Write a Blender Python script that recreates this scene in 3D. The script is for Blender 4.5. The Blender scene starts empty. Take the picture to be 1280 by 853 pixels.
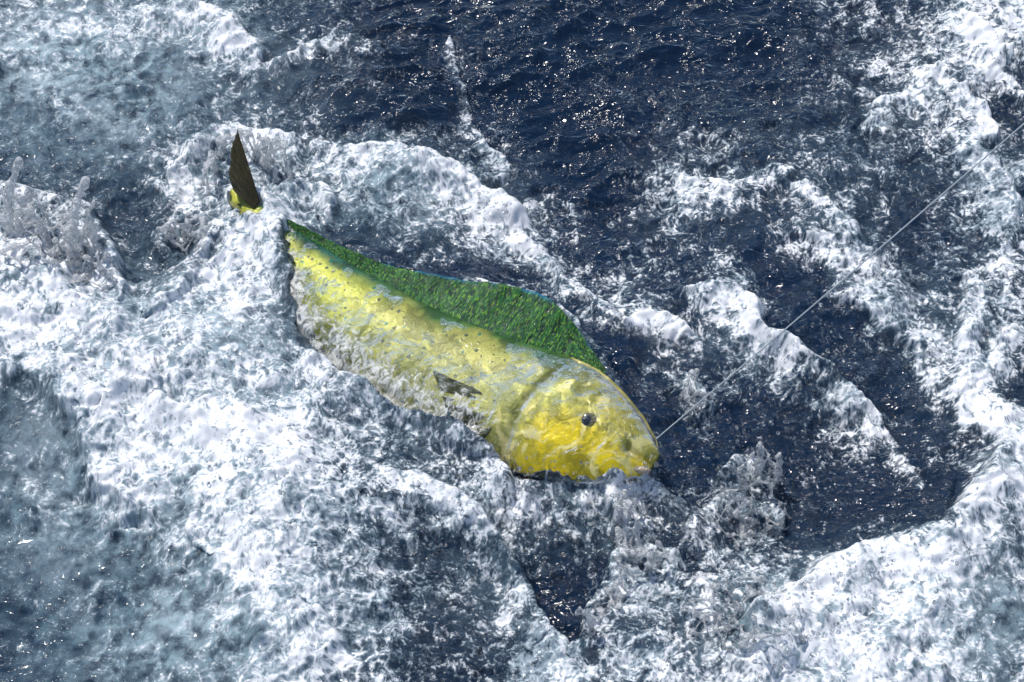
import bpy, bmesh, math, random
import numpy as np
from mathutils import Vector, Matrix
from mathutils.bvhtree import BVHTree

rng = np.random.default_rng(7)
random.seed(7)
scene = bpy.context.scene
COL = scene.collection

# ------------------------------------------------------------------ camera
PITCH = math.radians(52.0)           # below the horizon
DIST = 3.17                          # lens to the middle of the picture on the water
HFOV = math.radians(35.0)
cam_loc = Vector((0, -DIST * math.cos(PITCH), DIST * math.sin(PITCH)))
cam_d = bpy.data.cameras.new('camera')
cam_d.sensor_width = 36
cam_d.lens = 18 / math.tan(HFOV / 2)
cam_d.clip_start = 0.05
cam_d.clip_end = 2000
cam = bpy.data.objects.new('camera', cam_d)
COL.objects.link(cam)
cam.location = cam_loc
cam.rotation_euler = (math.pi / 2 - PITCH, 0, 0)
scene.camera = cam
scene.render.resolution_x = 1024
scene.render.resolution_y = 682
scene.cycles.max_bounces = 8
scene.cycles.diffuse_bounces = 2
scene.cycles.glossy_bounces = 4
scene.cycles.transmission_bounces = 6
scene.cycles.transparent_max_bounces = 24
scene.cycles.caustics_reflective = False

# ------------------------------------------------------------------ sky and sun
SUN_EL = math.radians(60)
SUN_AZ = math.radians(-42)           # from +Y (away from the camera) towards -X (left)
world = bpy.data.worlds.new('World')
scene.world = world
world.use_nodes = True
wn = world.node_tree
bg = wn.nodes['Background']
sky = wn.nodes.new('ShaderNodeTexSky')
sky.sky_type = 'NISHITA'
sky.sun_disc = False
sky.sun_elevation = SUN_EL
sky.sun_rotation = SUN_AZ
sky.air_density = 1.0
sky.dust_density = 0.6
wn.links.new(sky.outputs[0], bg.inputs[0])
bg.inputs[1].default_value = 0.125
sun_d = bpy.data.lights.new('sun', 'SUN')
sun_d.energy = 4.0
sun_d.angle = math.radians(0.53)
sun_d.color = (1.0, 0.965, 0.91)
sun = bpy.data.objects.new('sun', sun_d)
COL.objects.link(sun)
sdir = Vector((math.sin(SUN_AZ) * math.cos(SUN_EL), math.cos(SUN_AZ) * math.cos(SUN_EL), math.sin(SUN_EL)))
sun.rotation_euler = sdir.to_track_quat('Z', 'Y').to_euler()
sun.location = sdir * 8
scene.view_settings.view_transform = 'Standard'
scene.view_settings.look = 'None'
scene.view_settings.exposure = 0.0
scene.view_settings.gamma = 1.0
scene.view_settings.use_curve_mapping = False

# ------------------------------------------------------------------ helpers
FPX = 640 / math.tan(HFOV / 2)       # focal length in photograph pixels (1280 wide)
RGT = Vector((1, 0, 0))
FWD = Vector((0, math.cos(PITCH), -math.sin(PITCH)))
UPV = Vector((0, math.sin(PITCH), math.cos(PITCH)))

def at(px, py, z=0.0):
    """the point of the level plane at height z that the photograph shows at (px, py)"""
    d = RGT * ((px - 640) / FPX) + UPV * (-(py - 426.5) / FPX) + FWD
    t = (z - cam_loc.z) / d.z
    return cam_loc + d * t

def to_px(x, y, z):
    dx, dy, dz = x - cam_loc.x, y - cam_loc.y, z - cam_loc.z
    w = dy * FWD.y + dz * FWD.z
    return 640 + FPX * dx / w, 426.5 - FPX * (dy * UPV.y + dz * UPV.z) / w

def sstep(a, b, x):
    t = np.clip((x - a) / (b - a), 0, 1)
    return t * t * (3 - 2 * t)

PERM = np.concatenate([rng.permutation(512)] * 2).astype(np.int32)
ANG = rng.uniform(0, 2 * math.pi, 512)
GX, GY = np.cos(ANG), np.sin(ANG)

def noise(x, y, seed=0):
    x = x + seed * 17.31; y = y - seed * 9.73
    xi = np.floor(x).astype(np.int64); yi = np.floor(y).astype(np.int64)
    xf = x - xi; yf = y - yi
    u = xf * xf * xf * (xf * (xf * 6 - 15) + 10)
    v = yf * yf * yf * (yf * (yf * 6 - 15) + 10)
    def g(ix, iy, fx, fy):
        h = PERM[(PERM[ix & 511] + iy) & 511]
        return GX[h] * fx + GY[h] * fy
    a = g(xi, yi, xf, yf); b = g(xi + 1, yi, xf - 1, yf)
    c = g(xi, yi + 1, xf, yf - 1); d = g(xi + 1, yi + 1, xf - 1, yf - 1)
    return ((a + u * (b - a)) * (1 - v) + (c + u * (d - c)) * v) * 1.45

def fbm(x, y, f, octs, seed=0, gain=0.5, lac=2.03):
    r = 0; a = 1.0; s = 0
    for k in range(octs):
        r = r + a * noise(x * f, y * f, seed + k * 3.7); s += a
        a *= gain; f *= lac
    return r / s

def tag(o, label=None, cat=None, group=None, kind=None):
    if label: o['label'] = label
    if cat: o['category'] = cat
    if group: o['group'] = group
    if kind: o['kind'] = kind
    return o

def mesh_obj(name, verts, faces, mat, parent=None, smooth=True):
    me = bpy.data.meshes.new(name)
    me.from_pydata([tuple(v) for v in verts], [], faces)
    if smooth: me.shade_smooth()
    me.update()
    o = bpy.data.objects.new(name, me)
    COL.objects.link(o)
    if mat: me.materials.append(mat)
    if parent: o.parent = parent
    return o

class NT:
    """small node-tree writer"""
    def __init__(s, name):
        s.mat = bpy.data.materials.new(name); s.mat.use_nodes = True
        s.t = s.mat.node_tree; s.t.nodes.clear()
        s.out = s.t.nodes.new('ShaderNodeOutputMaterial')
    def n(s, typ, **kw):
        nd = s.t.nodes.new(typ)
        ins = kw.pop('ins', {})
        for k, v in kw.items(): setattr(nd, k, v)
        for k, v in ins.items(): s.set(nd, k, v)
        return nd
    def set(s, nd, k, v):
        sock = nd.inputs[k]
        if hasattr(v, 'is_output'): s.t.links.new(v, sock)
        elif isinstance(v, bpy.types.Node): s.t.links.new(v.outputs[0], sock)
        else:
            if sock.type == 'RGBA' and len(v) == 3: v = (*v, 1)
            sock.default_value = v
    def m(s, op, a, b=None, c=None, clamp=False):
        nd = s.t.nodes.new('ShaderNodeMath'); nd.operation = op; nd.use_clamp = clamp
        for i, v in enumerate((a, b, c)):
            if v is not None: s.set(nd, i, v)
        return nd.outputs[0]
    def step(s, x, a, b, lo=0.0, hi=1.0):
        nd = s.n('ShaderNodeMapRange', interpolation_type='SMOOTHSTEP')
        s.set(nd, 0, x); s.set(nd, 1, a); s.set(nd, 2, b); s.set(nd, 3, lo); s.set(nd, 4, hi)
        return nd.outputs[0]
    def mixc(s, f, a, b):
        nd = s.n('ShaderNodeMix', data_type='RGBA')
        s.set(nd, 0, f); s.set(nd, 6, a); s.set(nd, 7, b)
        return nd.outputs[2]
    def noise(s, vec, scale, detail=2, rough=0.5, dist=0.0, dim='2D'):
        nd = s.n('ShaderNodeTexNoise', noise_dimensions=dim, ins={'Scale': scale, 'Detail': detail, 'Roughness': rough, 'Distortion': dist})
        s.set(nd, 'Vector', vec)
        return nd
    def mixs(s, f, a, b):
        nd = s.n('ShaderNodeMixShader')
        s.set(nd, 0, f); s.set(nd, 1, a); s.set(nd, 2, b)
        return nd.outputs[0]
    def bump(s, h, dist, strength=1.0, normal=None):
        nd = s.n('ShaderNodeBump', ins={'Strength': strength, 'Distance': dist, 'Height': h})
        if normal is not None: s.set(nd, 'Normal', normal)
        return nd.outputs[0]

# ------------------------------------------------------------------ materials: sea water with its foam
def sea_material():
    t = NT('sea_water_and_foam')
    pos = t.n('ShaderNodeNewGeometry').outputs['Position']
    fo = t.n('ShaderNodeAttribute', attribute_name='foam').outputs['Fac']
    ae = t.n('ShaderNodeAttribute', attribute_name='aeration').outputs['Fac']
    tn = t.n('ShaderNodeAttribute', attribute_name='tone').outputs['Fac']
    # domain warp
    wv = t.noise(pos, 11, 2)
    wsub = t.n('ShaderNodeVectorMath', operation='SUBTRACT'); t.set(wsub, 0, wv.outputs['Color']); t.set(wsub, 1, (0.5, 0.5, 0.5))
    wsc = t.n('ShaderNodeVectorMath', operation='SCALE'); t.set(wsc, 0, wsub.outputs[0]); t.set(wsc, 3, 0.028)
    wad = t.n('ShaderNodeVectorMath', operation='ADD'); t.set(wad, 0, pos); t.set(wad, 1, wsc.outputs[0])
    p2 = wad.outputs[0]
    v1 = t.n('ShaderNodeTexVoronoi', feature='DISTANCE_TO_EDGE', voronoi_dimensions='2D', ins={'Scale': 46.0}); t.set(v1, 'Vector', p2)
    l1 = t.step(v1.outputs['Distance'], 0.0, 0.32, 1.0, 0.0)
    nf = t.noise(p2, 170, 3, 0.62)
    nm = t.noise(p2, 34, 3, 0.6)
    f = t.m('ADD', fo, t.m('MULTIPLY', t.m('SUBTRACT', l1, 0.42), 0.13))
    f = t.m('ADD', f, t.m('MULTIPLY', t.m('SUBTRACT', nf.outputs[0], 0.5), 0.95))
    f = t.m('ADD', f, t.m('MULTIPLY', t.m('SUBTRACT', nm.outputs[0], 0.5), 0.95))
    st1 = t.noise(p2, 27, 2, 0.5, 0.9)
    st2 = t.noise(p2, 62, 2, 0.55, 0.6)
    strand = t.m('ADD', t.m('MULTIPLY', t.m('ABSOLUTE', t.m('SUBTRACT', st1.outputs[0], 0.5)), -4.2), t.m('MULTIPLY', t.m('ABSOLUTE', t.m('SUBTRACT', st2.outputs[0], 0.5)), -3.4))
    strand = t.m('ADD', strand, 0.72)
    f = t.m('ADD', f, t.m('MULTIPLY', strand, 0.34))
    mask = t.step(f, 0.32, 0.92)
    # relief: capillary ripples on the water, a wet bubbly skin on the foam
    mp = t.n('ShaderNodeMapping'); t.set(mp, 'Vector', pos); mp.inputs['Scale'].default_value = (1, 1.7, 1)
    mp.inputs['Rotation'].default_value = (0, 0, math.radians(14))
    r1 = t.noise(mp.outputs[0], 15, 3, 0.52, 0.5)
    bead = t.n('ShaderNodeTexVoronoi', feature='F1', voronoi_dimensions='2D', ins={'Scale': 92.0}); t.set(bead, 'Vector', p2)
    bcol = t.n('ShaderNodeSeparateColor'); t.set(bcol, 0, bead.outputs['Color'])
    dome_h = t.m('MULTIPLY', t.m('MULTIPLY', t.m('MULTIPLY', bead.outputs['Distance'], bead.outputs['Distance']), -0.55), t.m('GREATER_THAN', bcol.outputs[0], 0.45))
    fb = t.step(f, 0.10, 0.6)
    hmix = t.m('ADD', t.m('MULTIPLY', t.m('MULTIPLY', r1.outputs[0], t.m('ADD', 0.45, t.m('MULTIPLY', tn, 1.1))), t.m('SUBTRACT', 1.5, t.m('MULTIPLY', fb, 0.9))), t.m('MULTIPLY', nm.outputs[0], t.m('MULTIPLY', fb, 0.55)))
    hmix = t.m('ADD', hmix, t.m('MULTIPLY', dome_h, t.step(f, -0.12, 0.35)))
    nrm = t.bump(hmix, 0.019)
    # water: clear surface over the depths, clouded by small bubbles where it is aerated
    deepc = t.mixc(tn, (0.005, 0.020, 0.060), (0.010, 0.036, 0.085))
    milk = t.m('MULTIPLY', t.m('MULTIPLY', ae, 1.15), t.step(t.m('ADD', nm.outputs[0], t.m('MULTIPLY', tn, 0.35)), 0.20, 0.90), clamp=True)
    milkc = t.mixc(t.m('MULTIPLY', tn, t.step(ae, 0.3, 0.9, 0.6, 1.25), clamp=True), (0.10, 0.215, 0.265), (0.46, 0.56, 0.61))
    body = t.n('ShaderNodeBsdfDiffuse', ins={'Color': t.mixc(milk, deepc, milkc)})
    clear = t.n('ShaderNodeBsdfTransparent', ins={'Color': (0.80, 0.93, 0.97)})
    under = t.mixs(t.m('MULTIPLY', t.m('SUBTRACT', 1.0, milk), 0.60), body, clear)
    fr = t.n('ShaderNodeFresnel', ins={'IOR': 1.34}); t.set(fr, 'Normal', nrm)
    gl = t.n('ShaderNodeBsdfGlossy', ins={'Color': (1, 1, 1), 'Roughness': 0.16}); t.set(gl, 'Normal', nrm)
    water = t.mixs(t.m('MULTIPLY', fr.outputs[0], 1.25, clamp=True), under, gl)
    # foam: thin grey-blue froth to dense white
    dens = t.m('ADD', t.m('ADD', t.m('MULTIPLY', t.m('SUBTRACT', tn, 0.5), 1.5), f), t.m('MULTIPLY', strand, 0.45))
    fc = t.mixc(t.step(dens, 0.40, 1.35), (0.25, 0.32, 0.37), (0.83, 0.835, 0.86))
    fp = t.n('ShaderNodeBsdfPrincipled', ins={'Base Color': fc, 'Roughness': 0.6, 'IOR': 1.33, 'Coat Weight': 1.0, 'Coat Roughness': 0.13, 'Coat IOR': 1.4})
    t.set(fp, 'Coat Normal', nrm)
    t.set(t.out, 'Surface', t.mixs(t.m('MULTIPLY', mask, 0.97), water, fp.outputs[0]))
    return t.mat

def depth_material():
    t = NT('dark_deep_water')
    pos = t.n('ShaderNodeNewGeometry').outputs['Position']
    nz = t.noise(pos, 1.6, 3)
    d = t.n('ShaderNodeBsdfDiffuse', ins={'Color': t.mixc(nz.outputs[0], (0.004, 0.016, 0.050), (0.007, 0.028, 0.065))})
    t.set(t.out, 'Surface', d)
    return t.mat

def splash_material(froth=0.35, name='clear_splash_water'):
    t = NT(name)
    pos = t.n('ShaderNodeNewGeometry').outputs['Position']
    n1 = t.noise(pos, 95, 3, 0.62, dim='3D')
    n2 = t.noise(pos, 110, 2, 0.6, dim='3D')
    nrm = t.bump(n2.outputs[0], 0.010)
    ref = t.n('ShaderNodeBsdfRefraction', ins={'Color': (0.96, 0.99, 1), 'IOR': 1.25, 'Roughness': 0.0}); t.set(ref, 'Normal', nrm)
    tr = t.n('ShaderNodeBsdfTransparent', ins={'Color': (0.985, 0.995, 1)})
    gl = t.n('ShaderNodeBsdfGlossy', ins={'Color': (1, 1, 1), 'Roughness': 0.12}); t.set(gl, 'Normal', nrm)
    fr = t.n('ShaderNodeFresnel', ins={'IOR': 1.36}); t.set(fr, 'Normal', nrm)
    w = t.mixs(fr.outputs[0], t.mixs(0.82, ref, tr), gl)
    df = t.n('ShaderNodeBsdfPrincipled', ins={'Base Color': (0.90, 0.91, 0.93, 1), 'Roughness': 0.4, 'IOR': 1.33}); t.set(df, 'Normal', nrm)
    tl = t.n('ShaderNodeBsdfTranslucent', ins={'Color': (0.90, 0.91, 0.94, 1)}); t.set(tl, 'Normal', nrm)
    t.set(t.out, 'Surface', t.mixs(t.m('MULTIPLY', t.step(n1.outputs[0], 0.62 - froth * 0.6, 0.90 - froth * 0.6), 0.75), w, t.mixs(0.45, df.outputs[0], tl)))
    return t.mat

def film_material():
    t = NT('thin_running_water')
    pos = t.n('ShaderNodeNewGeometry').outputs['Position']
    fo = t.n('ShaderNodeAttribute', attribute_name='foam').outputs['Fac']
    n1 = t.noise(pos, 75, 4, 0.66, 0.6)
    n2 = t.noise(pos, 30, 3, 0.6, 0.8)
    nrm = t.bump(t.m('ADD', n2.outputs[0], t.m('MULTIPLY', n1.outputs[0], 0.30)), 0.009)
    ref = t.n('ShaderNodeBsdfRefraction', ins={'Color': (0.98, 1, 1), 'IOR': 1.22, 'Roughness': 0.0}); t.set(ref, 'Normal', nrm)
    tr = t.n('ShaderNodeBsdfTransparent', ins={'Color': (0.98, 1, 1)})
    gl = t.n('ShaderNodeBsdfGlossy', ins={'Color': (1, 1, 1), 'Roughness': 0.10}); t.set(gl, 'Normal', nrm)
    fr = t.n('ShaderNodeFresnel', ins={'IOR': 1.22}); t.set(fr, 'Normal', nrm)
    w = t.mixs(fr.outputs[0], t.mixs(0.62, ref, tr), gl)
    df = t.n('ShaderNodeBsdfPrincipled', ins={'Base Color': (0.70, 0.71, 0.68, 1), 'Roughness': 0.5, 'IOR': 1.33}); t.set(df, 'Normal', nrm)
    f = t.m('ADD', fo, t.m('MULTIPLY', t.m('SUBTRACT', n1.outputs[0], 0.5), 1.9))
    t.set(t.out, 'Surface', t.mixs(t.m('MULTIPLY', t.step(f, 0.22, 0.85), 0.85), w, df.outputs[0]))
    return t.mat

M_FILM = film_material()
M_SEA = sea_material()
M_DEEP = depth_material()
M_SPLASH = splash_material(0.46)
M_DROP = splash_material(0.12, 'droplet_water')

# ------------------------------------------------------------------ materials: fish
def coat_normal(t, pos, amp=0.006):
    a = t.noise(pos, 26, 4, 0.6, 1.2); b = t.noise(pos, 85, 3, 0.6, 0.6)
    return t.bump(t.m('ADD', a.outputs[0], t.m('MULTIPLY', b.outputs[0], 0.42)), amp)

def fish_skin():
    t = NT('fish_skin')
    oc = t.n('ShaderNodeTexCoord').outputs['Object']
    pos = t.n('ShaderNodeNewGeometry').outputs['Position']
    col = t.n('ShaderNodeAttribute', attribute_name='tint').outputs['Color']
    gold = t.n('ShaderNodeAttribute', attribute_name='head').outputs['Fac']
    spz = t.n('ShaderNodeAttribute', attribute_name='spots').outputs['Fac']
    wv = t.noise(oc, 22, 3, 0.6)
    sub = t.n('ShaderNodeVectorMath', operation='SUBTRACT'); t.set(sub, 0, wv.outputs['Color']); t.set(sub, 1, (0.5,) * 3)
    sc = t.n('ShaderNodeVectorMath', operation='SCALE'); t.set(sc, 0, sub.outputs[0]); t.set(sc, 3, 0.04)
    ad = t.n('ShaderNodeVectorMath', operation='ADD'); t.set(ad, 0, oc); t.set(ad, 1, sc.outputs[0])
    w = ad.outputs[0]
    # skin blotches, with the water's broken light and dark painted in
    b1 = t.noise(w, 16, 5, 0.62, 0.8)
    b2 = t.noise(w, 55, 4, 0.65, 0.5)
    dark = t.mixc(1.0, col, col)
    mul = t.n('ShaderNodeMix', data_type='RGBA', blend_type='MULTIPLY'); t.set(mul, 0, 0.75); t.set(mul, 6, col)
    t.set(mul, 7, t.mixc(t.step(b1.outputs[0], 0.38, 0.58), (0.34, 0.37, 0.22), (1.12, 1.08, 1.0)))
    c = mul.outputs[2]
    mul2 = t.n('ShaderNodeMix', data_type='RGBA', blend_type='MULTIPLY'); t.set(mul2, 0, 0.35); t.set(mul2, 6, c)
    t.set(mul2, 7, t.mixc(t.step(b2.outputs[0], 0.36, 0.62), (0.55, 0.55, 0.5), (1.2, 1.2, 1.2)))
    c = mul2.outputs[2]
    # pale gold patches on the head: sunlight focused by ripples, painted into the skin
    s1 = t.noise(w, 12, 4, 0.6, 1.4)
    sun_patch = t.m('MULTIPLY', t.step(s1.outputs[0], 0.53, 0.62), t.m('MULTIPLY', gold, 0.8))
    c = t.mixc(sun_patch, c, (0.95, 0.80, 0.32))
    # dark blue-green spots
    v = t.n('ShaderNodeTexVoronoi', feature='F1', voronoi_dimensions='2D', ins={'Scale': 62.0, 'Randomness': 1.0}); t.set(v, 'Vector', oc)
    sepc = t.n('ShaderNodeSeparateColor'); t.set(sepc, 0, v.outputs['Color'])
    rad = t.m('ADD', 0.05, t.m('MULTIPLY', t.m('POWER', sepc.outputs[1], 2.0), 0.22))
    dot = t.m('MULTIPLY', t.m('LESS_THAN', v.outputs['Distance'], rad), t.m('GREATER_THAN', t.m('ADD', sepc.outputs[0], t.m('MULTIPLY', t.m('SUBTRACT', b1.outputs[0], 0.5), 1.6)), 0.47))
    dot = t.m('MULTIPLY', dot, spz)
    c = t.mixc(t.m('MULTIPLY', dot, 0.85), c, t.mixc(t.step(sepc.outputs[2], 0.6, 0.9), (0.012, 0.03, 0.03), (0.0, 0.14, 0.12)))
    cn = coat_normal(t, pos)
    ng = t.noise(pos, 420, 2)
    bn = t.bump(t.m('ADD', b2.outputs[0], t.m('MULTIPLY', ng.outputs[0], 0.3)), 0.0016)
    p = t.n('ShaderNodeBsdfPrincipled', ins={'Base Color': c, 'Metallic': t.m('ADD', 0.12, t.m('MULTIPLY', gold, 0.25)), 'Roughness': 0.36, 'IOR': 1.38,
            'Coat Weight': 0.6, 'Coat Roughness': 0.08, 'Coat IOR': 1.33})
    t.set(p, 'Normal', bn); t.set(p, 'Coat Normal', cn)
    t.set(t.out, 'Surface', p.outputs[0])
    return t.mat

def fin_material(name, c1, c2, c3, scale=60):
    t = NT(name)
    oc = t.n('ShaderNodeTexCoord').outputs['Object']
    mp = t.n('ShaderNodeMapping'); t.set(mp, 'Vector', t.n('ShaderNodeAttribute', attribute_name='ray').outputs['Vector']); mp.inputs['Scale'].default_value = (1.25, 0.05, 1)
    a = t.noise(mp.outputs[0], scale, 4, 0.65, 0.8); b = t.noise(mp.outputs[0], scale * 2.4, 3, 0.6)
    lo = t.n('ShaderNodeTexNoise', ins={'Scale': 9.0, 'Detail': 2.0}); t.set(lo, 'Vector', oc)
    c = t.mixc(t.step(a.outputs[0], 0.36, 0.62), c1, c2)
    c = t.mixc(t.step(b.outputs[0], 0.52, 0.68), c, c3)
    edge = t.n('ShaderNodeAttribute', attribute_name='edge').outputs['Fac']
    c = t.mixc(t.m('MULTIPLY', edge, t.step(lo.outputs[0], 0.45, 0.6)), c, (0.0, 0.20, 0.42))
    c = t.mixc(t.m('MULTIPLY', t.step(lo.outputs[0], 0.5, 0.7), 0.5), c, c1)
    cn = t.bump(t.m('ADD', a.outputs[0], t.m('MULTIPLY', b.outputs[0], 0.4)), 0.0045)
    p = t.n('ShaderNodeBsdfPrincipled', ins={'Base Color': c, 'Roughness': 0.4, 'Metallic': 0.0, 'Specular IOR Level': 0.3, 'Coat Weight': 0.45, 'Coat Roughness': 0.08, 'Coat IOR': 1.33})
    t.set(p, 'Normal', cn); t.set(p, 'Coat Normal', cn)
    t.set(t.out, 'Surface', p.outputs[0])
    return t.mat

M_SKIN = fish_skin()
M_DORSAL = fin_material('green_dorsal_fin', (0.002, 0.022, 0.012), (0.010, 0.105, 0.020), (0.14, 0.32, 0.015), 75)
M_TAIL = fin_material('brown_tail_fin', (0.012, 0.010, 0.008), (0.05, 0.045, 0.018), (0.11, 0.10, 0.03))
M_PECT = fin_material('olive_pectoral_fin', (0.02, 0.03, 0.012), (0.07, 0.08, 0.02), (0.20, 0.20, 0.05))

def plain(name, col, rough, coat=0.0, metal=0.0):
    t = NT(name)
    oc = t.n('ShaderNodeTexCoord').outputs['Object']
    nz = t.noise(oc, 180, 3)
    c = t.mixc(nz.outputs[0], tuple(k * 0.75 for k in col), tuple(min(1, k * 1.2) for k in col))
    p = t.n('ShaderNodeBsdfPrincipled', ins={'Base Color': c, 'Roughness': rough, 'Metallic': metal, 'Coat Weight': coat, 'Coat Roughness': 0.03})
    t.set(t.out, 'Surface', p.outputs[0])
    return t.mat
M_EYE = plain('eye_iris', (0.13, 0.11, 0.035), 0.2, 1.0, 0.3)
M_PUPIL = plain('eye_pupil', (0.006, 0.007, 0.009), 0.1, 1.0)
M_MOUTH = plain('pink_mouth', (0.46, 0.34, 0.24), 0.35, 0.8)
M_LINE = plain('grey_fishing_line', (0.42, 0.46, 0.50), 0.35)

# ------------------------------------------------------------------ the fish (local: x snout->tail, y towards the back, z flank that faces up)
snout = at(823, 572, 0.035)
tailb = at(292, 240, 0.045)
ax = (tailb - snout); FL = ax.length; ax.normalize()
n0 = Vector((-0.10, -0.40, 0.90)).normalized()      # flank turned to the sky and a little to the boat
yd = n0.cross(ax).normalized()
if yd.y < 0: yd = -yd
zn = ax.cross(yd).normalized()
if zn.z < 0: zn = -zn
FM = Matrix(((ax.x, yd.x, zn.x, snout.x), (ax.y, yd.y, zn.y, snout.y), (ax.z, yd.z, zn.z, snout.z), (0, 0, 0, 1)))
flip = FM.to_3x3().determinant() < 0

def prof(u, xs, ys):
    # smooth (Catmull-like) interpolation through a profile table
    xs = np.array(xs); ys = np.array(ys)
    t = np.interp(u, xs, np.arange(len(xs)))
    i = np.clip(np.floor(t).astype(int), 0, len(xs) - 2); f = t - i
    m = np.gradient(ys)
    h00 = 2*f**3-3*f**2+1; h10 = f**3-2*f**2+f; h01 = -2*f**3+3*f**2; h11 = f**3-f**2
    return h00*ys[i] + h10*m[i] + h01*ys[i+1] + h11*m[i+1]

def px_of(v):
    return Vector(to_px(v.x, v.y, v.z))
_o = FM @ Vector((FL * 0.5, 0, 0.05)); _e = FM @ Vector((FL * 0.5, 0.1, 0.05))
_d = px_of(_e) - px_of(_o)
MPP = 0.1 / (_d.x * 0.53 + _d.y * -0.848)            # metres of body depth for one pixel across the body
US = [0.0, 0.02, 0.06, 0.13, 0.20, 0.36, 0.50, 0.65, 0.80, 0.92, 1.0]
TOP = [k * MPP for k in (4, 17, 32, 47, 51, 26, 10, 3, 2, 6, 12)]
BOT = [k * MPP for k in (-27, -50, -76, -104, -122, -143, -140, -124, -84, -36, -14)]
THK = [0.012, 0.026, 0.042, 0.054, 0.060, 0.060, 0.056, 0.048, 0.032, 0.017, 0.012]
NU, NV = 190, 96
uu = np.linspace(0, 1, NU) ** 1.25
verts = []; tint = []; headw = []; spots = []
fish_xyz = np.zeros((NU, NV, 3))
bend = lambda u: 0.0 * u
for i, u in enumerate(uu):
    tp, bt, th = (float(prof(u, US, k)) for k in (TOP, BOT, THK))
    cy, ry = (tp + bt) / 2, (tp - bt) / 2
    for j in range(NV):
        a = 2 * math.pi * j / NV
        ca, sa = math.cos(a), math.sin(a)
        y = cy + ry * math.copysign(abs(sa) ** 0.92, sa)
        z = th * math.copysign(abs(ca) ** 0.86, ca) * (1 - 0.30 * max(0, sa) ** 3)
        x = u * FL
        if u < 0.05:                                      # mouth cleft on the blunt forehead
            z *= 1 - 0.35 * math.exp(-((y + 0.022) / 0.006) ** 2)
        if 0.17 < u < 0.26:                               # edge of the gill cover
            g = 0.205 + 0.03 * (1 - ((y + 0.05) / 0.13) ** 2)
            z -= math.copysign(0.006, z) * math.exp(-((u - g) / 0.008) ** 2) * (1 if abs(sa) < 0.93 else 0)
        fish_xyz[i, j] = (x, y + float(bend(u)), z)
P = fish_xyz.reshape(-1, 3)
faces = []
for i in range(NU - 1):
    for j in range(NV):
        k = (j + 1) % NV
        q = (i*NV+j, i*NV+k, (i+1)*NV+k, (i+1)*NV+j)
        faces.append(q if flip else q[::-1])
faces.append(tuple(range(NV)) if not flip else tuple(range(NV))[::-1])
faces.append(tuple((NU-1)*NV + j for j in range(NV))[::-1] if not flip else tuple((NU-1)*NV + j for j in range(NV)))
fish = bpy.data.objects.new('hooked_fish', None)
COL.objects.link(fish)
fish.matrix_world = FM
tag(fish, 'golden yellow and green fish with blunt head thrashing in the white foam', 'fish')
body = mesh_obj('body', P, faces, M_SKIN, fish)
U = np.repeat(uu, NV); SA = np.tile(np.sin(2 * np.pi * np.arange(NV) / NV), NU)
nz_ = fbm(P[:, 0], P[:, 1], 14, 3, 5)
v_ = SA + 0.35 * nz_
def lerp(a, b, w): return a * (1 - w)[:, None] + np.array(b)[None, :] * w[:, None]
Cc = np.tile(np.array([0.32, 0.32, 0.075]), (len(P), 1))
Cc = lerp(Cc, (0.40, 0.42, 0.035), sstep(0.42, 0.75, U + 0.1 * nz_))                 # yellow-green rear flank
Cc = lerp(Cc, (0.34, 0.33, 0.12), sstep(-0.25, -0.75, v_) * sstep(0.15, 0.3, U))      # paler belly
Cc = lerp(Cc, (0.80, 0.60, 0.012), sstep(0.24, 0.16, U) * sstep(0.35, -0.1, v_))      # gold cheek
Cc = lerp(Cc, (0.46, 0.40, 0.075), sstep(0.20, 0.10, U) * sstep(0.0, 0.5, v_))         # olive forehead
Cc = lerp(Cc, (0.045, 0.14, 0.03), sstep(0.60, 0.95, v_) * sstep(0.16, 0.26, U))      # green back
Cc = lerp(Cc, (0.02, 0.11, 0.09), sstep(0.45, 0.85, v_) * sstep(0.55, 0.8, U))         # teal towards the tail
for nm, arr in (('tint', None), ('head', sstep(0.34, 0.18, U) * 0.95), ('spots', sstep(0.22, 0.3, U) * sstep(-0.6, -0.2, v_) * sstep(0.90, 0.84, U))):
    if arr is None:
        at_ = body.data.attributes.new('tint', 'FLOAT_COLOR', 'POINT')
        at_.data.foreach_set('color', np.c_[Cc, np.ones(len(P))].astype(np.float32).ravel())
    else:
        at_ = body.data.attributes.new(nm, 'FLOAT', 'POINT')
        at_.data.foreach_set('value', np.asarray(arr, dtype=np.float32))

def top_y(u): return float(prof(u, US, TOP)) + float(bend(u))
def bot_y(u): return float(prof(u, US, BOT)) + float(bend(u))

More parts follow.
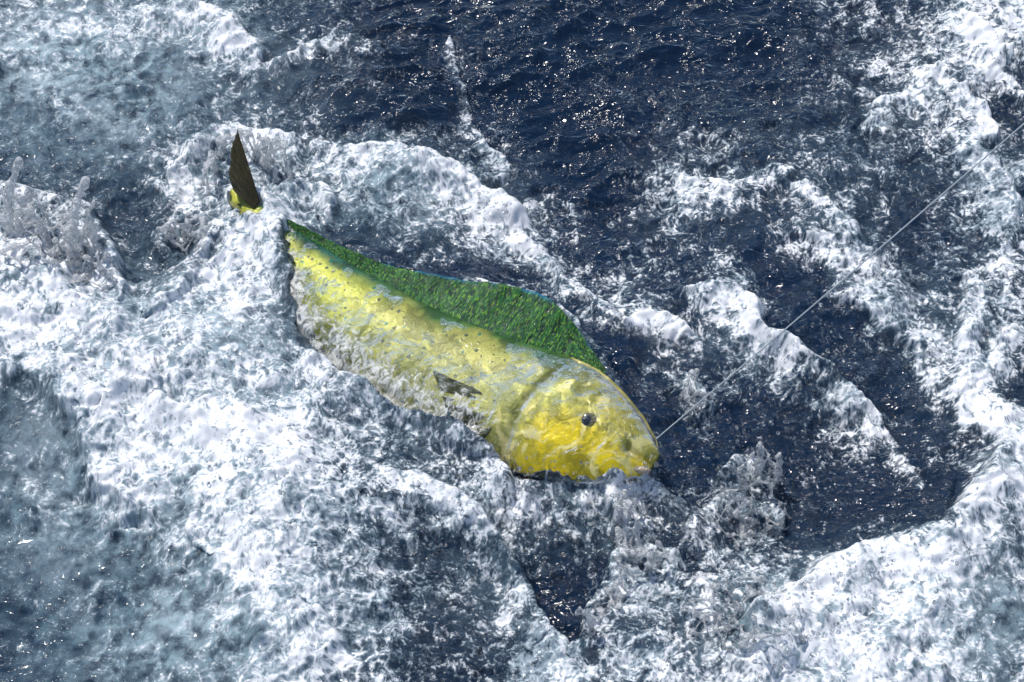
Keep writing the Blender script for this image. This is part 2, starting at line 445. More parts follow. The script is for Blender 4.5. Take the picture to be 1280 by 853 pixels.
def fin_sheet(name, mat, base, tip, nu, nv, wave=0.004, freq=60, thick=0.0018, edge_w=0.1):
    """a pleated fin between a base curve and a tip curve (functions of s in 0..1 giving local points); two skins joined at the rim"""
    vs, ed = [], []
    for side in (1, -1):
        for i in range(nu):
            s = i / (nu - 1)
            b, t = base(s), tip(s)
            for j in range(nv):
                r = j / (nv - 1)
                p = b.lerp(t, r)
                w = wave * r * math.sin(s * freq) + wave * 1.6 * r * math.sin(s * freq * 0.23 + 2 * r)
                vs.append(p + Vector((0, 0, w + side * thick * (1 - 0.75 * r))))
                ed.append(max(0, (r - (1 - edge_w)) / edge_w))
    fs = []
    N = nu * nv
    for i in range(nu - 1):
        for j in range(nv - 1):
            q = (i*nv+j, (i+1)*nv+j, (i+1)*nv+j+1, i*nv+j+1)
            fs.append(q); fs.append(tuple(N + k for k in q[::-1]))
    rim = [(i, nv - 1) for i in range(nu)]
    for (a, b_), (c, d) in zip(rim[:-1], rim[1:]):
        fs.append((a*nv+b_, c*nv+d, N+c*nv+d, N+a*nv+b_))
    o = mesh_obj(name, vs, fs, mat, fish)
    at_ = o.data.attributes.new('edge', 'FLOAT', 'POINT')
    at_.data.foreach_set('value', np.array(ed, dtype=np.float32))
    ra = np.array([((i / (nu - 1)), j / (nv - 1), 0.0) for _s in (0, 1) for i in range(nu) for j in range(nv)], dtype=np.float32)
    at_ = o.data.attributes.new('ray', 'FLOAT_VECTOR', 'POINT')
    at_.data.foreach_set('vector', ra.ravel())
    return o

DU = [0.165, 0.20, 0.255, 0.34, 0.42, 0.48, 0.575, 0.67, 0.81, 0.90]
DT = [k * MPP for k in (56, 66, 82, 94, 80, 64, 40, 20, 9, 5)]
def d_base(s):
    u = 0.16 + s * 0.72; return Vector((u * FL, top_y(u) - 0.012, 0.006))
def d_tip(s):
    u = 0.165 + s * 0.735
    return Vector((u * FL, float(prof(u, DU, DT)), 0.004 + 0.010 * math.sin(s * 9)))
fin_sheet('dorsal_fin', M_DORSAL, d_base, d_tip, 300, 20, 0.0026, 150, edge_w=0.06)

# forked tail: two long lobes
def lobe(sgn, mat, name, ln, spread):
    b0 = Vector((0.93 * FL, 0.5 * (top_y(0.96) + bot_y(0.96)), 0.016))
    def base(s): return b0 + Vector((0.0, sgn * (0.001 + 0.020 * s), 0 if sgn > 0 else -0.085))
    def tip(s):
        # s=0 inner (fork) edge, s=1 outer edge
        return b0 + Vector((ln * (0.35 + 0.65 * s ** 0.8), sgn * (0.006 + 0.018 * s + spread * s ** 1.7), (0.016 + 0.02 * s) if sgn > 0 else 0.004 - 0.075 * s))
    return fin_sheet(name, mat, base, tip, 60, 26, 0.002, 70, edge_w=0.01)
lobe(1, M_TAIL, 'tail_fin_lobe', 0.125, 0.095)
lobe(-1, M_TAIL, 'tail_fin_lobe', 0.095, 0.125)

# pectoral fin lying back along the flank
def p_base(s): return Vector((0.255 * FL, -0.070 - 0.040 * s, 0.053))
def p_tip(s):
    return Vector((0.255 * FL + 0.165 * (1 - 0.86 * s ** 0.8), -0.095 - 0.095 * s ** 0.7, 0.064 - 0.008 * s))
fin_sheet('pectoral_fin', M_PECT, p_base, p_tip, 50, 24, 0.003, 60, thick=0.0015, edge_w=0.01)

# eye on the flank that shows
def dome(name, c, r, h, mat, parent, seg=28, rings=8):
    vs = [Vector((c[0], c[1], c[2] + h))]; fs = []
    for k in range(1, rings + 1):
        a = k / rings * math.pi / 2
        for s in range(seg):
            b = 2 * math.pi * s / seg
            vs.append(Vector((c[0] + r * math.sin(a) * math.cos(b), c[1] + r * math.sin(a) * math.sin(b), c[2] + h * math.cos(a))))
    for s in range(seg): fs.append((0, 1 + s, 1 + (s + 1) % seg))
    for k in range(rings - 1):
        for s in range(seg):
            a0 = 1 + k * seg; fs.append((a0 + s, a0 + seg + s, a0 + seg + (s + 1) % seg, a0 + (s + 1) % seg))
    return mesh_obj(name, vs, fs, mat, parent)
EU, EY = 0.130, -0.020
eye = dome('eye', (EU * FL, EY, 0.0435), 0.025, 0.0105, M_EYE, fish)
dome('pupil', (EU * FL + 0.001, EY, 0.0500), 0.0150, 0.0046, M_PUPIL, eye)

# lower jaw with the pink of the mouth
jv, jf = [], []
nj, nk = 24, 14
for i in range(nj):
    s = i / (nj - 1)
    for k in range(nk):
        a = 2 * math.pi * k / nk
        r = 0.0100 * (1 - 0.55 * s) * (0.35 + 0.65 * math.sin(math.pi * min(1, s * 1.2 + 0.2)))
        jv.append(Vector((-0.004 + s * 0.10, -0.034 - 0.030 * s + r * math.sin(a), 0.006 + 0.030 * s ** 0.7 + r * 0.8 * math.cos(a))))
for i in range(nj - 1):
    for k in range(nk):
        jf.append((i*nk+k, i*nk+(k+1) % nk, (i+1)*nk+(k+1) % nk, (i+1)*nk+k))
jf.append(tuple(range(nk))[::-1]); jf.append(tuple((nj-1)*nk+k for k in range(nk)))
mesh_obj('mouth', jv, jf, M_MOUTH, fish)

# water running over the skin of the head and the lower flank
FN, FK = NU, NV // 2 + 1
fv, ff_, ffoam = [], [], []
for i in range(FN):
    for k in range(FK):
        j = (k - NV // 4) % NV
        p = fish_xyz[i, j]
        a = 2 * math.pi * j / NV; sa = math.sin(a)
        u = uu[i]
        fv.append((p[0] - (0.006 if u < 0.01 else 0), p[1], p[2])); ffoam.append((u, sa))
fv = np.array(fv); ffoam = np.array(ffoam)
fu_, fs_ = ffoam[:, 0], ffoam[:, 1]
wat = fbm(fv[:, 0], fv[:, 1], 11, 4, 91, 0.55)
thick = np.clip(sstep(0.34, 0.22, fu_) * 0.9 + sstep(0.45, -0.25, fs_ + 0.25 * wat) * 0.9, 0, 1) + 0.7 * wat + 0.06 + 0.25 * sstep(0.26, 0.2, fu_)
rip = fbm(fv[:, 0], fv[:, 1], 24, 3, 93, 0.6)
off = -0.003 + 0.017 * np.clip(thick, -0.1, 1.3) + 0.013 * rip * sstep(0.0, 0.5, thick)
rim_ = sstep(0.99, 0.85, np.abs(fs_)) * sstep(0.97, 0.9, fu_)
fv[:, 2] += off * rim_ - 0.006 * (1 - rim_)
fo_ = -0.30 - 0.22 * sstep(0.34, 0.22, fu_) + 0.88 * sstep(0.42, -0.42, fs_ + 0.5 * wat) * sstep(0.14, 0.3, fu_) + 0.45 * wat + 0.55 * sstep(0.70, 0.80, fu_)
fo_ = fo_ + 0.35 * sstep(-0.55, -0.85, fs_) + 0.45 * sstep(0.085, 0.03, fu_) * sstep(0.1, -0.35, fs_)
for i in range(FN - 1):
    for k in range(FK - 1):
        q = (i*FK+k, i*FK+k+1, (i+1)*FK+k+1, (i+1)*FK+k)
        ff_.append(q if flip else q[::-1])
film = mesh_obj('water_film', fv, ff_, M_FILM, fish)
film['label'] = 'thin clear water running over the golden head and flank'
a_ = film.data.attributes.new('foam', 'FLOAT', 'POINT'); a_.data.foreach_set('value', fo_.astype(np.float32))

# world-space copy of the fish for shaping the water around it
bpy.context.view_layer.update()
bv, bf = [], []
for ch in fish.children:
    if ch.name.startswith('tail'): continue
    o_ = len(bv)
    bv += [FM @ v.co for v in ch.data.vertices]
    bf += [tuple(o_ + k for k in p.vertices) for p in ch.data.polygons]
BVH = BVHTree.FromPolygons(bv, bf)

# ------------------------------------------------------------------ the sea
def graded(a, b, step, far):
    core = list(np.arange(a, b + step * 0.5, step))
    out, s, x = [], step, b
    while x < far:
        s *= 1.16; x += s; out.append(x)
    pre, s, x = [], step, a
    while x > -far:
        s *= 1.16; x -= s; pre.append(x)
    return np.array(pre[::-1] + core + out)
STEP = 0.0031
gx = graded(-1.42, 1.42, STEP, 160.0)
gy = graded(-0.86, 1.26, STEP, 160.0)
X, Y = np.meshgrid(gx, gy)
shape = X.shape
X = X.ravel(); Y = Y.ravel()
R = np.hypot(X, Y - 0.2)
near = sstep(4.0, 2.2, R)                      # fine relief only where the grid is fine

# how thick the foam lies, cell by cell (40 cm-class cells of the wake, tail side first)
FOAM = """
66666665323100000000000002333588
66654356344211200000000001344577
44444223211110200011111112245563
23344335420000210001221111244542
12234457755652120001232122332354
52213656844567641101344333322245
87632237964455585222344223431245
88842369921123465312222133642345
88982389800001223543224411454454
89997899700000000144725411145454
99999998630000000011365631123643
58999999873000000011434561112662
35899999875564000000151134551176
23489999987778530000112322442148
23489998998766760002222421223248
34367799998754463456444531111178
22245689998742343236245522211286
22333368998533441126334435789996
22433247998532352016655556999887
21333446998642345326667778999876
12334457899754458878877889999765
""".split()
FG = np.array([[int(c) for c in row] for row in FOAM], float) / 9.0 * 0.83
FG[:11, 19:] += 0.13 * (FG[:11, 19:] > 0.15)
FG[4:8, 9:17] += 0.06
FG[15:20, 11:17] += 0.12
FG[14:19, 19:26] += 0.06

# broken white water further out, where no cell is given
wx = fbm(X, Y, 3.1, 3, 1); wy = fbm(X, Y, 3.1, 3, 2)
wx2 = fbm(X, Y, 11, 3, 3); wy2 = fbm(X, Y, 11, 3, 4)
Xw = X + 0.055 * wx + 0.022 * wx2
Yw = Y + 0.055 * wy + 0.022 * wy2
pxw, pyw = to_px(Xw, Yw, 0.0 * Xw)
front = (Yw > cam_loc.y + 0.6)
pxw = np.where(front, pxw, -9999); pyw = np.where(front, pyw, 9999)

def sample(G, px, py):
    gxf = np.clip(px / 40 - 0.5, 0, 30.999); gyf = np.clip(py / 40.6 - 0.5, 0, 19.999)
    i = np.floor(gxf).astype(int); j = np.floor(gyf).astype(int)
    fx = gxf - i; fy = gyf - j
    fx = fx*fx*(3-2*fx); fy = fy*fy*(3-2*fy)
    return (G[j, i]*(1-fx) + G[j, i+1]*fx)*(1-fy) + (G[j+1, i]*(1-fx) + G[j+1, i+1]*fx)*fy
foam = sample(FG, pxw, pyw)
outd = np.maximum(np.maximum(-pxw, pxw - 1280), np.maximum(-pyw, pyw - 853))
generic = np.clip(0.42 + 0.55 * fbm(X, Y, 0.9, 3, 9), 0, 0.9)
inside = sstep(160, 0, outd)
foam = foam * inside + generic * (1 - inside)

# crests: polylines on the water with height, width, foam and which side is steep
CREST = [
 ([(235,8),(280,28),(305,55),(322,72)], 0.045, 0.035, 0.45),
 ([(335,80),(375,76),(430,45),(470,60)], 0.018, 0.022, 0.35),
 ([(570,55),(574,95),(580,135),(600,170),(632,192),(640,210)], 0.014, 0.014, 0.40),
 ([(400,186),(450,192),(500,200),(530,204)], 0.035, 0.030, 0.25),
 ([(530,204),(575,217),(600,238),(645,260)], 0.065, 0.030, 0.60),
 ([(645,262),(648,285),(668,305),(690,335),(730,360),(765,382)], 0.028, 0.024, 0.35),
 ([(785,402),(812,390),(850,404)], 0.030, 0.020, 0.55),
 ([(885,360),(915,366),(940,385),(950,412)], 0.035, 0.028, 0.45),
 ([(935,400),(960,430),(1010,450),(1055,482),(1108,517)], 0.060, 0.030, 0.50),
 ([(1108,517),(1135,560),(1150,590)], 0.012, 0.015, 0.30),
 ([(1000,285),(1035,310),(1045,355),(1085,385),(1110,405)][::-1], 0.030, 0.030, 0.30),
 ([(1110,405),(1150,430),(1155,460)][::-1], 0.018, 0.022, 0.30),
 ([(1200,385),(1205,445),(1218,470)][::-1], 0.025, 0.020, 0.40),
 ([(1262,408),(1238,440),(1232,480)][::-1], 0.030, 0.022, 0.45),
 ([(1205,480),(1215,510),(1240,525),(1270,545)][::-1], 0.045, 0.040, 0.40),
 ([(1255,570),(1225,640),(1170,690),(1110,690),(1050,725),(1010,760),(960,790)][::-1], 0.075, 0.050, 0.30),
 ([(1205,45),(1240,80),(1255,88)], 0.035, 0.025, 0.40),
 ([(1225,100),(1250,112),(1275,130)], 0.025, 0.018, 0.35),
 ([(1100,135),(1150,115),(1170,100)], 0.025, 0.025, 0.40),
 ([(1190,120),(1225,145),(1235,170)], 0.030, 0.025, 0.40),
 ([(870,150),(930,160),(985,150)], 0.010, 0.02, 0.15),
 ([(665,240),(690,232),(720,250)], 0.020, 0.020, 0.30),
 ([(840,215),(870,225),(910,235),(960,215)], 0.022, 0.030, 0.20),
 ([(1000,240),(1040,262),(1062,290)], 0.030, 0.030, 0.30),
 ([(1225,190),(1262,230),(1270,270)], 0.030, 0.025, 0.30),
 ([(860,470),(868,495),(885,500)], 0.030, 0.016, 0.45),
 ([(300,165),(335,172),(362,182)], 0.055, 0.030, 0.35),
 ([(215,215),(235,190),(270,165),(300,160)], 0.045, 0.030, 0.25),
 ([(205,225),(228,250),(255,262)], 0.030, 0.025, 0.30),
 ([(200,285),(232,268),(255,275),(262,300)], 0.045, 0.025, 0.30),
 ([(325,265),(362,240),(390,235),(410,252)], 0.045, 0.025, 0.25),
 ([(300,245),(345,262),(362,290),(368,345)], 0.060, 0.045, 0.25),
 ([(268,290),(240,330),(215,372),(200,395)], 0.045, 0.030, 0.20),
 ([(0,245),(50,258),(110,270),(140,330),(148,372)], 0.055, 0.035, 0.12),
 ([(30,330),(80,400),(150,430)], 0.035, 0.080, 0.10),
 ([(0,455),(60,488),(118,535),(135,590),(165,625)][::-1], 0.060, 0.045, 0.20),
 ([(125,560),(165,500),(185,490),(195,520),(250,545)], 0.060, 0.035, 0.30),
 ([(300,560),(340,590),(330,680),(370,760),(360,830)], 0.035, 0.10, 0.15),
 ([(240,665),(260,700),(285,710),(300,740),(335,775)][::-1], 0.030, 0.020, 0.30),
 ([(130,662),(155,660),(175,668)], 0.015, 0.012, 0.35),
 ([(400,462),(440,495),(520,512),(545,505),(580,535),(612,560),(640,600)], 0.050, 0.026, 0.40),
 ([(520,600),(590,640),(640,690),(655,740),(668,790),(700,812)], 0.060, 0.035, 0.30),
 ([(700,812),(735,790),(750,750),(775,700),(795,660),(770,610)], 0.060, 0.030, 0.35),
 ([(790,690),(830,700),(842,704)], 0.045, 0.016, 0.40),
 ([(910,590),(940,570),(970,600),(980,640)], 0.050, 0.028, 0.25),
 ([(860,650),(900,625),(960,630)], 0.050, 0.028, 0.20),
 ([(880,740),(930,730),(990,745),(1000,790)], 0.045, 0.035, 0.20),
 ([(585,352),(640,358),(690,372),(728,410),(752,446),(772,478)], 0.030, 0.012, 0.50),
 ([(650,600),(720,612),(780,600),(815,604)], 0.045, 0.035, 0.42),
]
ridge = np.zeros_like(X); rfoam = np.zeros_like(X); pushx = np.zeros_like(X); pushy = np.zeros_like(X)
for pts, h, w, f in CREST:
    wp = [at(*p) for p in pts]
    x0 = min(p.x for p in wp) - 5*w - 0.05; x1 = max(p.x for p in wp) + 5*w + 0.05
    y0 = min(p.y for p in wp) - 5*w - 0.05; y1 = max(p.y for p in wp) + 5*w + 0.05
    idx = np.nonzero((X > x0) & (X < x1) & (Y > y0) & (Y < y1))[0]
    qx = X[idx] + 0.030 * wx[idx] + 0.020 * wx2[idx]; qy = Y[idx] + 0.030 * wy[idx] + 0.020 * wy2[idx]
    best = np.full(len(idx), 9.0); side = np.zeros(len(idx)); pnx = np.zeros(len(idx)); pny = np.zeros(len(idx))
    for k in range(len(wp) - 1):
        a, b = wp[k], wp[k+1]
        ex, ey = b.x - a.x, b.y - a.y
        L = math.hypot(ex, ey)
        t = np.clip(((qx-a.x)*ex + (qy-a.y)*ey) / (L * L), 0, 1)
        d = np.hypot(qx - a.x - t*ex, qy - a.y - t*ey)
        near_k = d < best
        sg = (ex * (qy - a.y) - ey * (qx - a.x)) / L
        side = np.where(near_k, sg, side); pnx = np.where(near_k, -ey / L, pnx); pny = np.where(near_k, ex / L, pny)
        best = np.minimum(best, d)
    frontness = sstep(-0.3, 0.3, side / w)              # the side that faces open water is steep, the other trails off
    deff = best * (0.62 + 0.85 * frontness)
    lump = 0.85 + 0.6 * fbm(X[idx], Y[idx], 9, 2, h * 100)
    hgt = h * 0.72 * lump * np.exp(-(deff / (w * 0.9)) ** 2)
    up = hgt > ridge[idx]
    pushx[idx] = np.where(up, pnx * hgt, pushx[idx]); pushy[idx] = np.where(up, pny * hgt, pushy[idx])
    ridge[idx] = np.maximum(ridge[idx], hgt)
    rfoam[idx] = np.maximum(rfoam[idx], f * np.exp(-(deff / (w * 0.95)) ** 2))
foam = np.clip(foam + rfoam, 0, 1.15)

# hollows
HOLLOW = [(705,755,0.11,0.06),(1010,600,0.20,0.05),(180,300,0.16,0.05),(690,190,0.28,0.035),(330,130,0.15,0.03),(110,720,0.25,0.04),
          (1130,520,0.12,0.03),(600,690,0.12,0.03),(1150,270,0.14,0.03),(690,320,0.12,0.03),(860,440,0.14,0.03)]
hol = np.zeros_like(X)
for px, py, r, d in HOLLOW:
    p = at(px, py)
    hol += d * np.exp(-(((X - p.x) / r) ** 2 + ((Y - p.y) / (r * 1.1)) ** 2))
# heaps of white water
HEAP = [(60,330,0.16,0.06),(230,460,0.22,0.055),(300,300,0.10,0.05),(340,640,0.18,0.05),(420,800,0.2,0.04),(1130,800,0.24,0.06),(1260,640,0.13,0.05),(820,820,0.16,0.04),
        (1250,60,0.18,0.04),(480,250,0.16,0.03)]
heap = np.zeros_like(X)
for px, py, r, d in HEAP:
    p = at(px, py)
    heap += d * np.exp(-(((X - p.x) / r) ** 2 + ((Y - p.y) / r) ** 2))

swell = 0.035 * fbm(X, Y, 1.2, 2, 20) + 0.03 * np.sin(0.11 * X + 0.22 * Y) * (1 - near)
# wind chop, crest lines lying across the view
ca, sa_ = math.cos(0.22), math.sin(0.22)
Xr = X * ca + Y * sa_; Yr = -X * sa_ + Y * ca
cw = fbm(X, Y, 5, 2, 23)
r1 = 1 - np.abs(noise(Xr * 3.6 + 0.5 * cw, Yr * 6.2 + 0.4 * cw, 31)) * 1.9
r2 = 1 - np.abs(noise(Xr * 8.5 + 0.5 * cw, Yr * 15 + 0.5 * cw, 33)) * 1.9
r3 = 1 - np.abs(noise(Xr * 19 + cw, Yr * 33 + cw, 35)) * 1.9
chop = 0.014 * r1 + 0.0110 * r2 + 0.0046 * r3 + 0.008 * fbm(Xr, Yr * 1.6, 6, 3, 37)
chop = chop * (0.85 + 0.9 * fbm(X, Y, 2.6, 2, 39)) + 0.014 * fbm(Xr, Yr * 1.5, 2.6, 2, 40)
turb = fbm(Xw, Yw, 9, 2, 41) * 0.016 + (np.abs(noise(Xw * 16, Yw * 16, 43)) - 0.3) * -0.014 + (np.abs(noise(Xw * 36, Yw * 36, 45)) - 0.3) * -0.006
calm = sstep(0.30, 0.02, foam)
lace = 1 - np.abs(noise(Xw * 9, Yw * 9, 51)) * 2.0
lace2 = 1 - np.abs(noise(Xw * 21 + wx2, Yw * 21 + wy2, 53)) * 2.0
patch = fbm(X, Y, 6.5, 4, 55, 0.6)
thin = 0.55 + 0.45 * sstep(1.0, 0.72, foam)
fmed = foam + thin * ((lace - 0.4) * 0.20 + (lace2 - 0.4) * 0.14 + patch * 0.38 - 0.07)
fmed = np.where(foam < 0.05, fmed - 0.25, fmed)
fmed = np.clip(fmed, -0.5, 1.2)
fm = sstep(0.25, 0.75, fmed)
froth = (np.abs(noise(X * 26 + wx2, Y * 26 + wy2, 61)) * 0.012 + np.abs(noise(X * 55, Y * 55, 63)) * 0.006 + np.abs(noise(X * 110, Y * 110, 65)) * 0.002 + fbm(X, Y, 12, 3, 67) * 0.016)
Z = swell + (0.35 + 0.65 * calm) * chop + (1 - calm) * turb + ridge + heap - hol + fm * froth * near
Z = Z * (0.5 + 0.5 * near) - 0.012

# the water round the fish: below the skin where the fish shows, over it where white water buries it
SHOW = [[(352,262),(400,262),(470,295),(560,310),(690,340),(790,440),(850,510),(848,572),(806,602),(770,590),(735,608),(695,592),(655,602),(612,556),(560,518),(470,502),(410,474),(375,420),(366,345)],
        [(250,275),(285,243),(284,165),(312,165),(336,238),(325,262),(290,273)]]
def in_poly(px, py, poly):
    c = np.zeros(px.shape, bool)
    j = len(poly) - 1
    for i in range(len(poly)):
        xi, yi = poly[i]; xj, yj = poly[j]
        cond = ((yi > py) != (yj > py)) & (px < (xj - xi) * (py - yi) / (yj - yi + 1e-9) + xi)
        c ^= cond; j = i
    return c
xs_ = [v.x for v in bv]; ys_ = [v.y for v in bv]
idx = np.nonzero((X > min(xs_) - 0.02) & (X < max(xs_) + 0.02) & (Y > min(ys_) - 0.02) & (Y < max(ys_) + 0.02))[0]
ftop = np.full(len(X), -9.0)
dn = Vector((0, 0, -1))
# ray-cast on a coarser lattice, then spread to the fine grid
cs = 0.006
cxs = np.arange(min(xs_) - 0.02, max(xs_) + 0.02, cs); cys = np.arange(min(ys_) - 0.02, max(ys_) + 0.02, cs)
H = np.full((len(cys), len(cxs)), -9.0)
for b, yv in enumerate(cys):
    for a, xv in enumerate(cxs):
        hit = BVH.ray_cast(Vector((xv, yv, 1.0)), dn)
        if hit[0] is not None: H[b, a] = hit[0].z
ii = np.clip(np.rint((X[idx] - cxs[0]) / cs).astype(int), 0, len(cxs) - 1)
jj = np.clip(np.rint((Y[idx] - cys[0]) / cs).astype(int), 0, len(cys) - 1)
ftop[idx] = H[jj, ii]
on = ftop > -5
wob = 14 * wx2 + 22 * fbm(X, Y, 20, 3, 71)
fpx, fpy = to_px(X, Y, np.where(on, ftop, 0))
show = np.zeros(len(X), bool)
for poly in SHOW: show |= in_poly(fpx + wob, fpy + wob * 0.7, poly)
# tongues of lace that wash over the lower flank
wash = (fbm(Xw, Yw, 13, 3, 73) + 0.25 * (lace2 - 0.5)) > 5.0
FU = ((X - snout.x) * ax.x + (Y - snout.y) * ax.y) / FL
FV = ((X - snout.x) * yd.x + (Y - snout.y) * yd.y)
vis = on & show & ~(wash & (FV < -0.045) & (FU > 0.30))
hid = on & ~vis
Z = np.where(vis, np.minimum(Z, np.maximum(ftop - 0.020, 0.004 + 0.016 * wx2)), Z)
lay = 0.006 + 0.010 * (0.5 + 0.5 * wx2) + fm * froth
Z = np.where(hid & show, np.maximum(Z, ftop + lay), Z)
Z = np.where(hid & ~show, np.maximum(Z, ftop + 0.006 + lay), Z)
fmed = np.where(hid & show, np.maximum(fmed, 0.60 + 0.3 * patch), fmed)
# awash: next to where the fish shows the covering water is thinner and clearer
def blur(a, r):
    g = a.reshape(shape).astype(float)
    for axis in (0, 1):
        c = np.cumsum(np.pad(g, [(r + 1, r), (0, 0)] if axis == 0 else [(0, 0), (r + 1, r)], mode='edge'), axis=axis)
        g = (c[2*r+1:] - c[:-2*r-1]) / (2*r+1) if axis == 0 else (c[:, 2*r+1:] - c[:, :-2*r-1]) / (2*r+1)
    return g.ravel()
awash = np.clip(blur(blur(vis, 9), 7) * 2.0, 0, 1) * hid * (0.25 + 0.75 * sstep(0.16, 0.34, FU))
fmed = fmed * (1 - 0.85 * awash) + 0.85 * awash * (0.47 + 0.75 * patch + 0.18 * (lace2 - 0.4))
# soften the step at the water line
Zg = Z.reshape(shape)
Fg = np.zeros(len(X)); Fg[idx] = 1
soft = Zg.copy()
for _ in range(3):
    s2 = soft.copy()
    s2[1:-1, 1:-1] = (soft[1:-1, 1:-1] * 2 + soft[:-2, 1:-1] + soft[2:, 1:-1] + soft[1:-1, :-2] + soft[1:-1, 2:]) / 6
    soft = s2
Z = np.where((Fg > 0) & ~vis, np.maximum(soft.ravel(), np.where(hid, ftop + 0.004, -9)), Z)

# bubbles held in the water round the foam
pxp, pyp = to_px(X + 0.04 * wx, Y + 0.04 * wy, 0 * X)
aer = 0.10 + 0.0 * X
for px, py, rx, ry, v in [(110,90,260,150,0.95),(110,620,260,190,0.85),(480,240,170,70,0.75),(200,770,240,140,0.95),(560,720,120,120,0.30),(250,220,90,80,0.6),(160,330,80,80,0.35),
                          (1050,200,260,120,0.25),(1180,440,160,160,0.22),(960,640,160,90,0.16),(200,450,300,180,0.8),(1130,800,260,120,0.8),(700,640,120,60,0.35),(900,270,150,60,0.22)]:
    aer = np.maximum(aer, v * np.exp(-((pxp - px) / rx) ** 2 - ((pyp - py) / ry) ** 2))
aer = np.where(front, aer, 0.2) + 0.35 * sstep(0.2, 0.9, foam) - 0.10
aer = np.clip(aer, 0, 1) * (1 - 0.9 * awash)

nyv, nxv = shape
me = bpy.data.meshes.new('sea')
nv_ = len(X)
me.vertices.add(nv_)
keep = np.where(on, 0.0, 0.30)
pushx *= keep; pushy *= keep
me.vertices.foreach_set('co', np.c_[X + pushx, Y + pushy, Z].astype(np.float32).ravel())
q = (np.arange(nyv - 1)[:, None] * nxv + np.arange(nxv - 1)[None, :]).ravel()
quads = np.c_[q, q + 1, q + 1 + nxv, q + nxv].astype(np.int32)
me.loops.add(quads.size)
me.loops.foreach_set('vertex_index', quads.ravel())
me.polygons.add(len(quads))
me.polygons.foreach_set('loop_start', np.arange(0, quads.size, 4, dtype=np.int32))
me.polygons.foreach_set('use_smooth', np.ones(len(quads), dtype=bool))
me.update(calc_edges=True)
tone = np.clip(0.5 + 0.55 * fbm(Xw, Yw, 7, 4, 75, 0.6) + 0.25 * fbm(X, Y, 2.2, 2, 77), 0, 1)
for nm, arr in (('foam', fmed), ('aeration', aer), ('tone', tone)):
    a_ = me.attributes.new(nm, 'FLOAT', 'POINT')
    a_.data.foreach_set('value', arr.astype(np.float32))
me.materials.append(M_SEA)
sea = bpy.data.objects.new('sea', me)
COL.objects.link(sea)
tag(sea, 'dark blue sea surface churned into white foam', 'sea', kind='structure')

# the dark depths under the clear surface
dgx = np.linspace(-160, 160, 60)
dv = [(x, y, -0.75 + 0.03 * math.sin(x * 1.3 + y)) for y in dgx for x in dgx]
df = [(j*60+i, j*60+i+1, (j+1)*60+i+1, (j+1)*60+i) for j in range(59) for i in range(59)]
tag(mesh_obj('sea_depths', dv, df, M_DEEP), 'dark blue depths under the sea surface', 'sea', kind='structure')

# look-up of the sea height for things that float or splash
ci0, ci1 = np.searchsorted(gx, -1.42), np.searchsorted(gx, 1.42)
def sea_z(x, y):
    i = int(np.clip(np.searchsorted(gx, x), 0, nxv - 1)); j = int(np.clip(np.searchsorted(gy, y), 0, nyv - 1))
    return float(Z[j * nxv + i])
fmed_g = fmed

# ------------------------------------------------------------------ splashes: sheets and threads of thrown water
def remesh_blobs(name, blobs, mat, voxel=0.0029, rough=0.0015):
    """one skin round many overlapping drops (x, y, z, r)"""
    bm = bmesh.new(); bmesh.ops.create_icosphere(bm, subdivisions=1, radius=1.0); bm.verts.ensure_lookup_table()
    V0 = np.array([v.co[:] for v in bm.verts]); F0 = np.array([[v.index for v in f.verts] for f in bm.faces]); bm.free()
    B = np.array(blobs)
    VV = (B[:, None, :3] + V0[None] * B[:, None, 3:]).reshape(-1, 3)
    FF = (F0[None] + np.arange(len(B))[:, None, None] * len(V0)).reshape(-1, 3)
    me0 = bpy.data.meshes.new(name + '_src'); me0.from_pydata(VV.tolist(), [], FF.tolist()); me0.update()
    o0 = bpy.data.objects.new(name + '_src', me0); COL.objects.link(o0)
    md = o0.modifiers.new('r', 'REMESH'); md.mode = 'VOXEL'; md.voxel_size = voxel; md.use_smooth_shade = True
    sm = o0.modifiers.new('s', 'SMOOTH'); sm.factor = 0.5; sm.iterations = 7
    dg = bpy.context.evaluated_depsgraph_get()
    me1 = bpy.data.meshes.new_from_object(o0.evaluated_get(dg))
    bpy.data.objects.remove(o0)
    n = len(me1.vertices)
    co = np.empty(n * 3); me1.vertices.foreach_get('co', co); co = co.reshape(-1, 3)
    for k in range(3):
        co[:, k] += rough * noise(co[:, 0] * 70 + 3 * k, (co[:, 1] + co[:, 2]) * 70, 80 + k)
    me1.vertices.foreach_set('co', co.ravel())
    me1.shade_smooth()
    me1.name = name
    me1.materials.clear(); me1.materials.append(mat)
    o = bpy.data.objects.new(name, me1); COL.objects.link(o)
    return o

def chain(blobs, p, q, r0, r1, sag=0.0):
    d = (q - p).length
    n = max(2, int(d / (min(r0, r1) * 0.8)))
    for k in range(n + 1):
        t = k / n
        c = p.lerp(q, t)
        c = c + Vector((0.3, 0.2, 1)) * (-sag * 4 * t * (1 - t))
        r = r0 + (r1 - r0) * t
        r *= 1 - 0.30 * math.sin(math.pi * t)
        blobs.append((c.x + random.gauss(0, r * 0.15), c.y + random.gauss(0, r * 0.15), c.z + random.gauss(0, r * 0.15), r))

